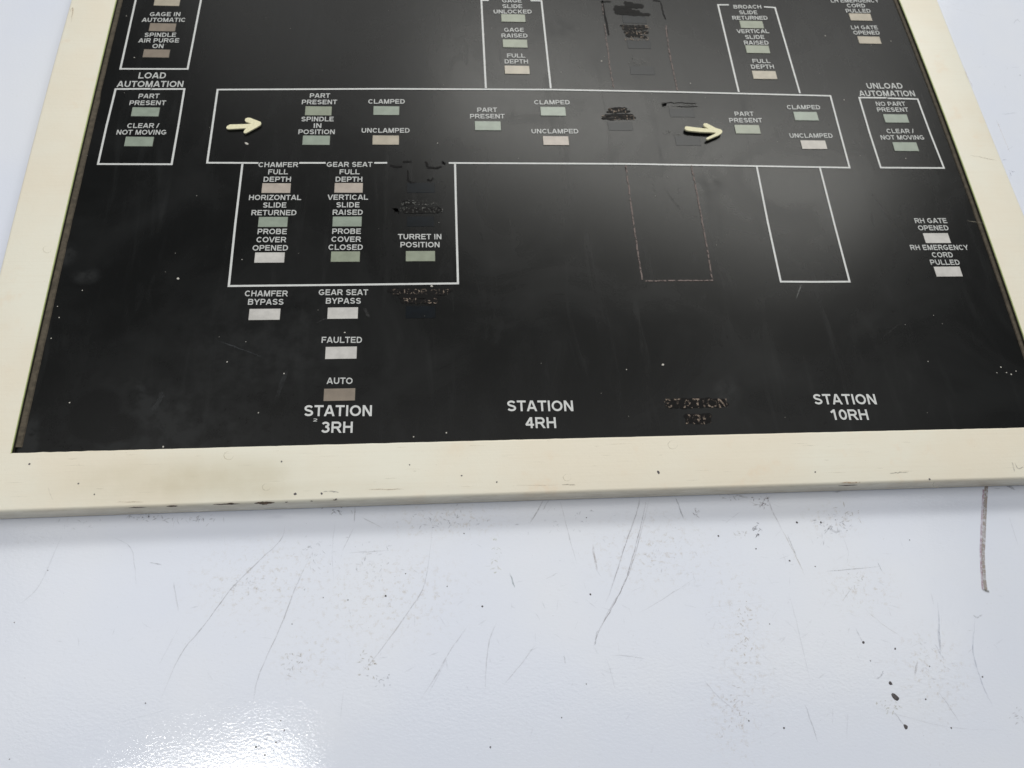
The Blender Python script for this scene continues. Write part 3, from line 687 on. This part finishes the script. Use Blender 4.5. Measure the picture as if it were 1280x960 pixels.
blob([[(828, 131), (832, 130)]], 6); blob([[(834, 128), (850, 128.5), (871, 129)]], 1.6); blob([[(846, 133), (858, 133.6), (872, 133)]], 1.4)
blob([[(768, 9), (779, 9), (790, 10)], [(780, 3), (792, 5.5), (805, 7.5)], [(768, 15), (780, 17), (795, 18), (813, 18)], [(767, 11), (777, 13)], [(781, 6), (795, 9), (804, 8)], [(769, 13), (782, 13.5), (800, 14.5)]], 7.5, .5)
blob([[(775, 32), (790, 33), (808, 33)], [(777, 36), (795, 37), (810, 35)], [(780, 40), (796, 41), (811, 40)], [(782, 44), (798, 45), (809, 47)]], 6)
ghost([('SLIDE', 776, 813, 34), ('RAISE', 781, 810, 41), ('RAISED', 781, 811, 48)], HS, m_fleck)
ghost([('FULL', 790, 811, 72.5), ('DEPTH', 786, 815.5, 79.3)], HS, m_faint)
blob([[(488, 206), (495, 208.5), (503, 208)], [(503, 202.5), (515, 202)], [(532, 202), (535, 209), (545, 210), (552, 208)], [(552, 203), (557, 204.5)]], 3.5)
blob([[(509.5, 213), (510, 225), (513, 228), (519, 228.4)]], 2.6); blob([[(534, 224), (538, 226), (542, 222)]], 2.6)
blob([[(493.5, 262), (496.5, 263)]], 5); blob([[(504, 255), (515, 254)], [(503, 262), (520, 263), (553, 262)], [(504, 265), (522, 265.5), (552, 264)], [(506, 260), (530, 260), (550, 260)]], 4.2); blob([[(502, 252), (510, 250)]], 2.2)
ghost([('VERTICAL', 500, 550, 253.5), ('RETURNED', 500, 554, 262.5)], HS, m_faint)
blob([[(753, 0), (754.5, 12), (758, 28), (761, 44)]], 3.6, .4); blob([[(826, 3), (829, 16), (832, 24)]], 2.6, .4); blob([[(832.5, 34), (834, 45)]], 2.6, .4)
blob([[(750, 2), (764, 2)]], 3); blob([[(816, 0), (826, 2)]], 3); blob([[(782, 208), (783, 214)]], 2.2, .3)
# bright scrape beside the blacked line
for q in [[(753, 5), (754, 18)], [(755.5, 30), (758, 45)], [(835, 55), (839, 74)]]:
    V, F_ = ribbon_mesh([[on_plane(*z, .0010) for z in q]], .0014, .0012); link('diagram_line', V, F_, m_sline, panel, label='scraped remnant of a white line')
# small stray character under the station heading
V, F_ = [], []; text_geo(V, F_, '2', 391.5, 396.5, 525, .0042, AL); link('caption', V, F_, m_print, panel, label='tiny stray printed mark')

# dust flecks and grit on the screen
fl = [(828.5, 456, 1.5), (222.5, 348.3, 1.5), (539.5, 357.8, 1.6), (308.5, 179.5, 1.7, 1.8, .6), (108, 194, 1.1), (863, 104.3, .9), (1031.5, 45, 1.0), (1055, 125, 1.0), (1113.5, 51.5, .8), (752, 76.5, 1.2),
      (431, 415.8, 1.0), (284, 452.5, .9), (204, 558.6, 1.0), (1132, 198, .8), (168, 72, .9), (158, 20, .7), (605, 43, 1.0), (547, 179, .8), (783, 462, .7), (1160, 452, .7), (558, 541, .9), (517, 546, .8), (355, 467, .8), (323, 516, .7),
      (74, 397, .8), (103, 363, .7), (72, 383, .6), (64, 423, .7), (87, 503.5, .9), (302.5, 324.5, .7), (1251, 459, .9), (1258, 466, .9), (1264, 468, 1.0), (1270, 464, .8), (1246, 466, .7)]
for _ in range(45): fl.append((random.uniform(150, 1180), random.uniform(5, 535), random.uniform(.25, .5)))
scatter(fl, 'dust_flecks', .0003, panel, m_white_fleck, .3, joined=True)
for pts, wpx, c, al_ in [([(1002, 355), (999, 363), (995, 374)], 1.3, (.28, .29, .28), .6), ([(970, 178), (975, 176)], 1.2, (.3, .3, .28), .7), ([(270, 425), (300, 436), (330, 447)], 1.6, (.06, .065, .07), .5),
      ([(360, 460), (352, 480), (345, 500)], 5, (.045, .048, .05), .4), ([(190, 515), (200, 500), (203, 490)], 6, (.05, .053, .055), .5), ([(830, 235), (850, 262)], 2, (.05, .05, .05), .3),
      ([(455, 385), (462, 398)], 4, (.07, .07, .07), .4), ([(1100, 425), (1130, 400)], 2, (.05, .05, .05), .3), ([(395, 405), (410, 398), (440, 396)], 1.5, (.06, .06, .06), .4)]:
    mark(pts, wpx, c, al_, a=0, parent=panel, name='wipe_mark', lift=.0004)

# the two raised arrows
def arrow(outl, ox, oy, k, lift):
    base, top = .0006 + lift * .7, .0028 + lift; n_ = len(outl)
    P = [on_plane(ox + x / k, oy + y / k, top) for x, y in outl]
    cx = sum(p[0] for p in P) / n_; cy = sum(p[1] for p in P) / n_
    V = [W(x, y, base) for x, y in P] + [W(x, y, top) for x, y in P]
    F_ = [tuple(range(n_)), tuple(reversed(range(n_, 2 * n_)))] + [(i, n_ + i, n_ + (i + 1) % n_, (i + 1) % n_) for i in range(n_)]
    o = link('arrow', V, F_, m_arrow, panel, label=None)
    bvm = o.modifiers.new('round', 'BEVEL'); bvm.width = .0002; bvm.segments = 2; bvm.limit_method = 'ANGLE'
    return o
a1 = arrow([(290, 372), (305, 350), (350, 325), (600, 318), (690, 312), (600, 280), (588, 255), (600, 228), (640, 215), (680, 220), (845, 285), (850, 305), (840, 335), (780, 372), (620, 458), (590, 466), (565, 452), (580, 415), (608, 385), (480, 392), (330, 400), (300, 392)], 260, 130, 12.8, .0008)
a1['label'] = 'cream arrow near the left end, pointing right'
a2 = arrow([(382, 430), (388, 408), (410, 402), (560, 420), (700, 435), (640, 398), (630, 380), (640, 362), (680, 362), (800, 425), (870, 445), (886, 468), (878, 495), (830, 525), (700, 578), (675, 578), (668, 564), (690, 546), (780, 505), (800, 490), (760, 483), (600, 478), (440, 462), (400, 452)], 820, 120, 10.667, .0028)
a2['label'] = 'cream arrow by the right station, pointing right'

# wear on the frame
HB2 = H_LIP
scatter([(369, 617.5, 1.6), (352, 577, 1.0), (402, 617, 1.2), (577, 594.5, 1.0), (621, 602.5, .9), (823, 590.5, 1.4, 1.6, 1.2), (1019, 590, .9), (1162, 599, 1.2), (37, 580, 1.1), (98, 604.5, .9), (118, 618, .8), (420, 624, .9), (512, 581, .8)],
        'paint_chip', HB2, panel, m_crumb, .12, joined=True)
FW = (.12, .08, .05); BRN = (.35, .24, .15)
fr = []
for pts, wpx, c, al_ in [([(404, 615), (412, 614), (424, 615.5)], 1.3, (.3, .3, .3), .6), ([(460, 612), (480, 612), (505, 611.5)], .9, BRN, .5), ([(702, 606), (712, 605.8), (720, 606.3)], 1.2, FW, .65), ([(640, 607), (700, 606)], .8, BRN, .25),
      ([(1050, 604), (1065, 603.5), (1076, 603)], 1.6, BRN, .75), ([(1112, 592), (1122, 591), (1136, 590)], 1.3, (.3, .28, .25), .5), ([(1268, 578), (1273, 586), (1280, 583)], 1.6, (.4, .38, .36), .5), ([(1265, 577), (1268, 590)], 1.8, (.45, .43, .42), .4),
      ([(1212, 194), (1228, 197), (1246, 201)], 1.0, (.42, .36, .28), .5), ([(1208, 276), (1232, 279)], 1.0, (.5, .45, .35), .35), ([(88, 15), (91, 11), (89, 28)], 1.6, (.5, .38, .26), .5), ([(1245, 150), (1262, 190)], 1.2, (.55, .42, .32), .35),
      ([(1205, 85), (1216, 110)], 2.0, (.55, .42, .32), .35), ([(145, 627.5), (180, 627.5)], .9, BRN, .3), ([(186, 557), (300, 558)], .1, BRN, .1), ([(60, 609), (66, 625)], .8, BRN, .2)]:
    fr.append(mark(pts, wpx, c, al_, a=HB2, parent=panel, name=None, lift=.0003))
for cx, cy, r_ in [(286, 569.5, 6), (333, 609, 5), (59, 312, 5), (841, 556, 6), (709, 597, 5), (1170, 606, 4)]:   # faint rings stamped in the paint
    pts = [(cx + r_ * math.cos(t * math.pi / 5), cy + r_ * .85 * math.sin(t * math.pi / 5)) for t in range(0, 9)]
    fr.append(mark(pts, .9, (.5, .42, .28), .28, a=HB2, parent=panel, name=None, sub=2, jit=.1, lift=.0003))
for _ in range(70):
    x = random.uniform(0, 1280); y = 562 + random.uniform(4, 62) - x * .026; ln = random.uniform(3, 26)
    fr.append(mark([(x, y), (x + ln, y - .02 * ln)], random.uniform(.5, .9), (.5, .40, .26), random.uniform(.08, .25), a=HB2, parent=panel, name=None, sub=2, lift=.0002 + .0003 * random.random(), jit=.15))
joined_marks(fr, 'frame_scuffs', panel)
# worn edge along the near ridge of the frame: dark chips where paint is gone
V, F_ = [], []
chips = [(161, 183, 634.6, 1.3), (208, 222, 632.9, 2.0), (266, 300, 630.6, 1.6), (284, 292, 629.3, 1.8), (318, 343, 629.0, 3.4), (325, 336, 629.2, 4.6), (356, 360, 627.8, 1.2), (388, 391, 626.5, 1.2), (416, 421, 625, 1.2), (1048, 1072, 607, 1.2)]
for x0, x1, y0, th in chips:
    k_ = 10; b0 = len(V)
    for i in range(k_ + 1):
        t = i / k_; xx = x0 + (x1 - x0) * t; yy = y0 - (xx - x0) * .027 + random.gauss(0, .15); w_ = th * (.25 + .75 * math.sin(math.pi * t)) * random.uniform(.7, 1.1) / 2
        V += [WP(xx, yy - w_, H_LIP + .0005), WP(xx, yy + w_, H_LIP - .0005)]
    for i in range(k_): F_.append((b0 + 2 * i, b0 + 2 * i + 1, b0 + 2 * i + 3, b0 + 2 * i + 2))
wr = link('worn_ridge', V, F_, simple('bare_chipped_metal', (.085, .06, .04), .7, .3, 900), panel, label='dark chips along the near ridge of the frame')

wr['kind'] = 'stuff'
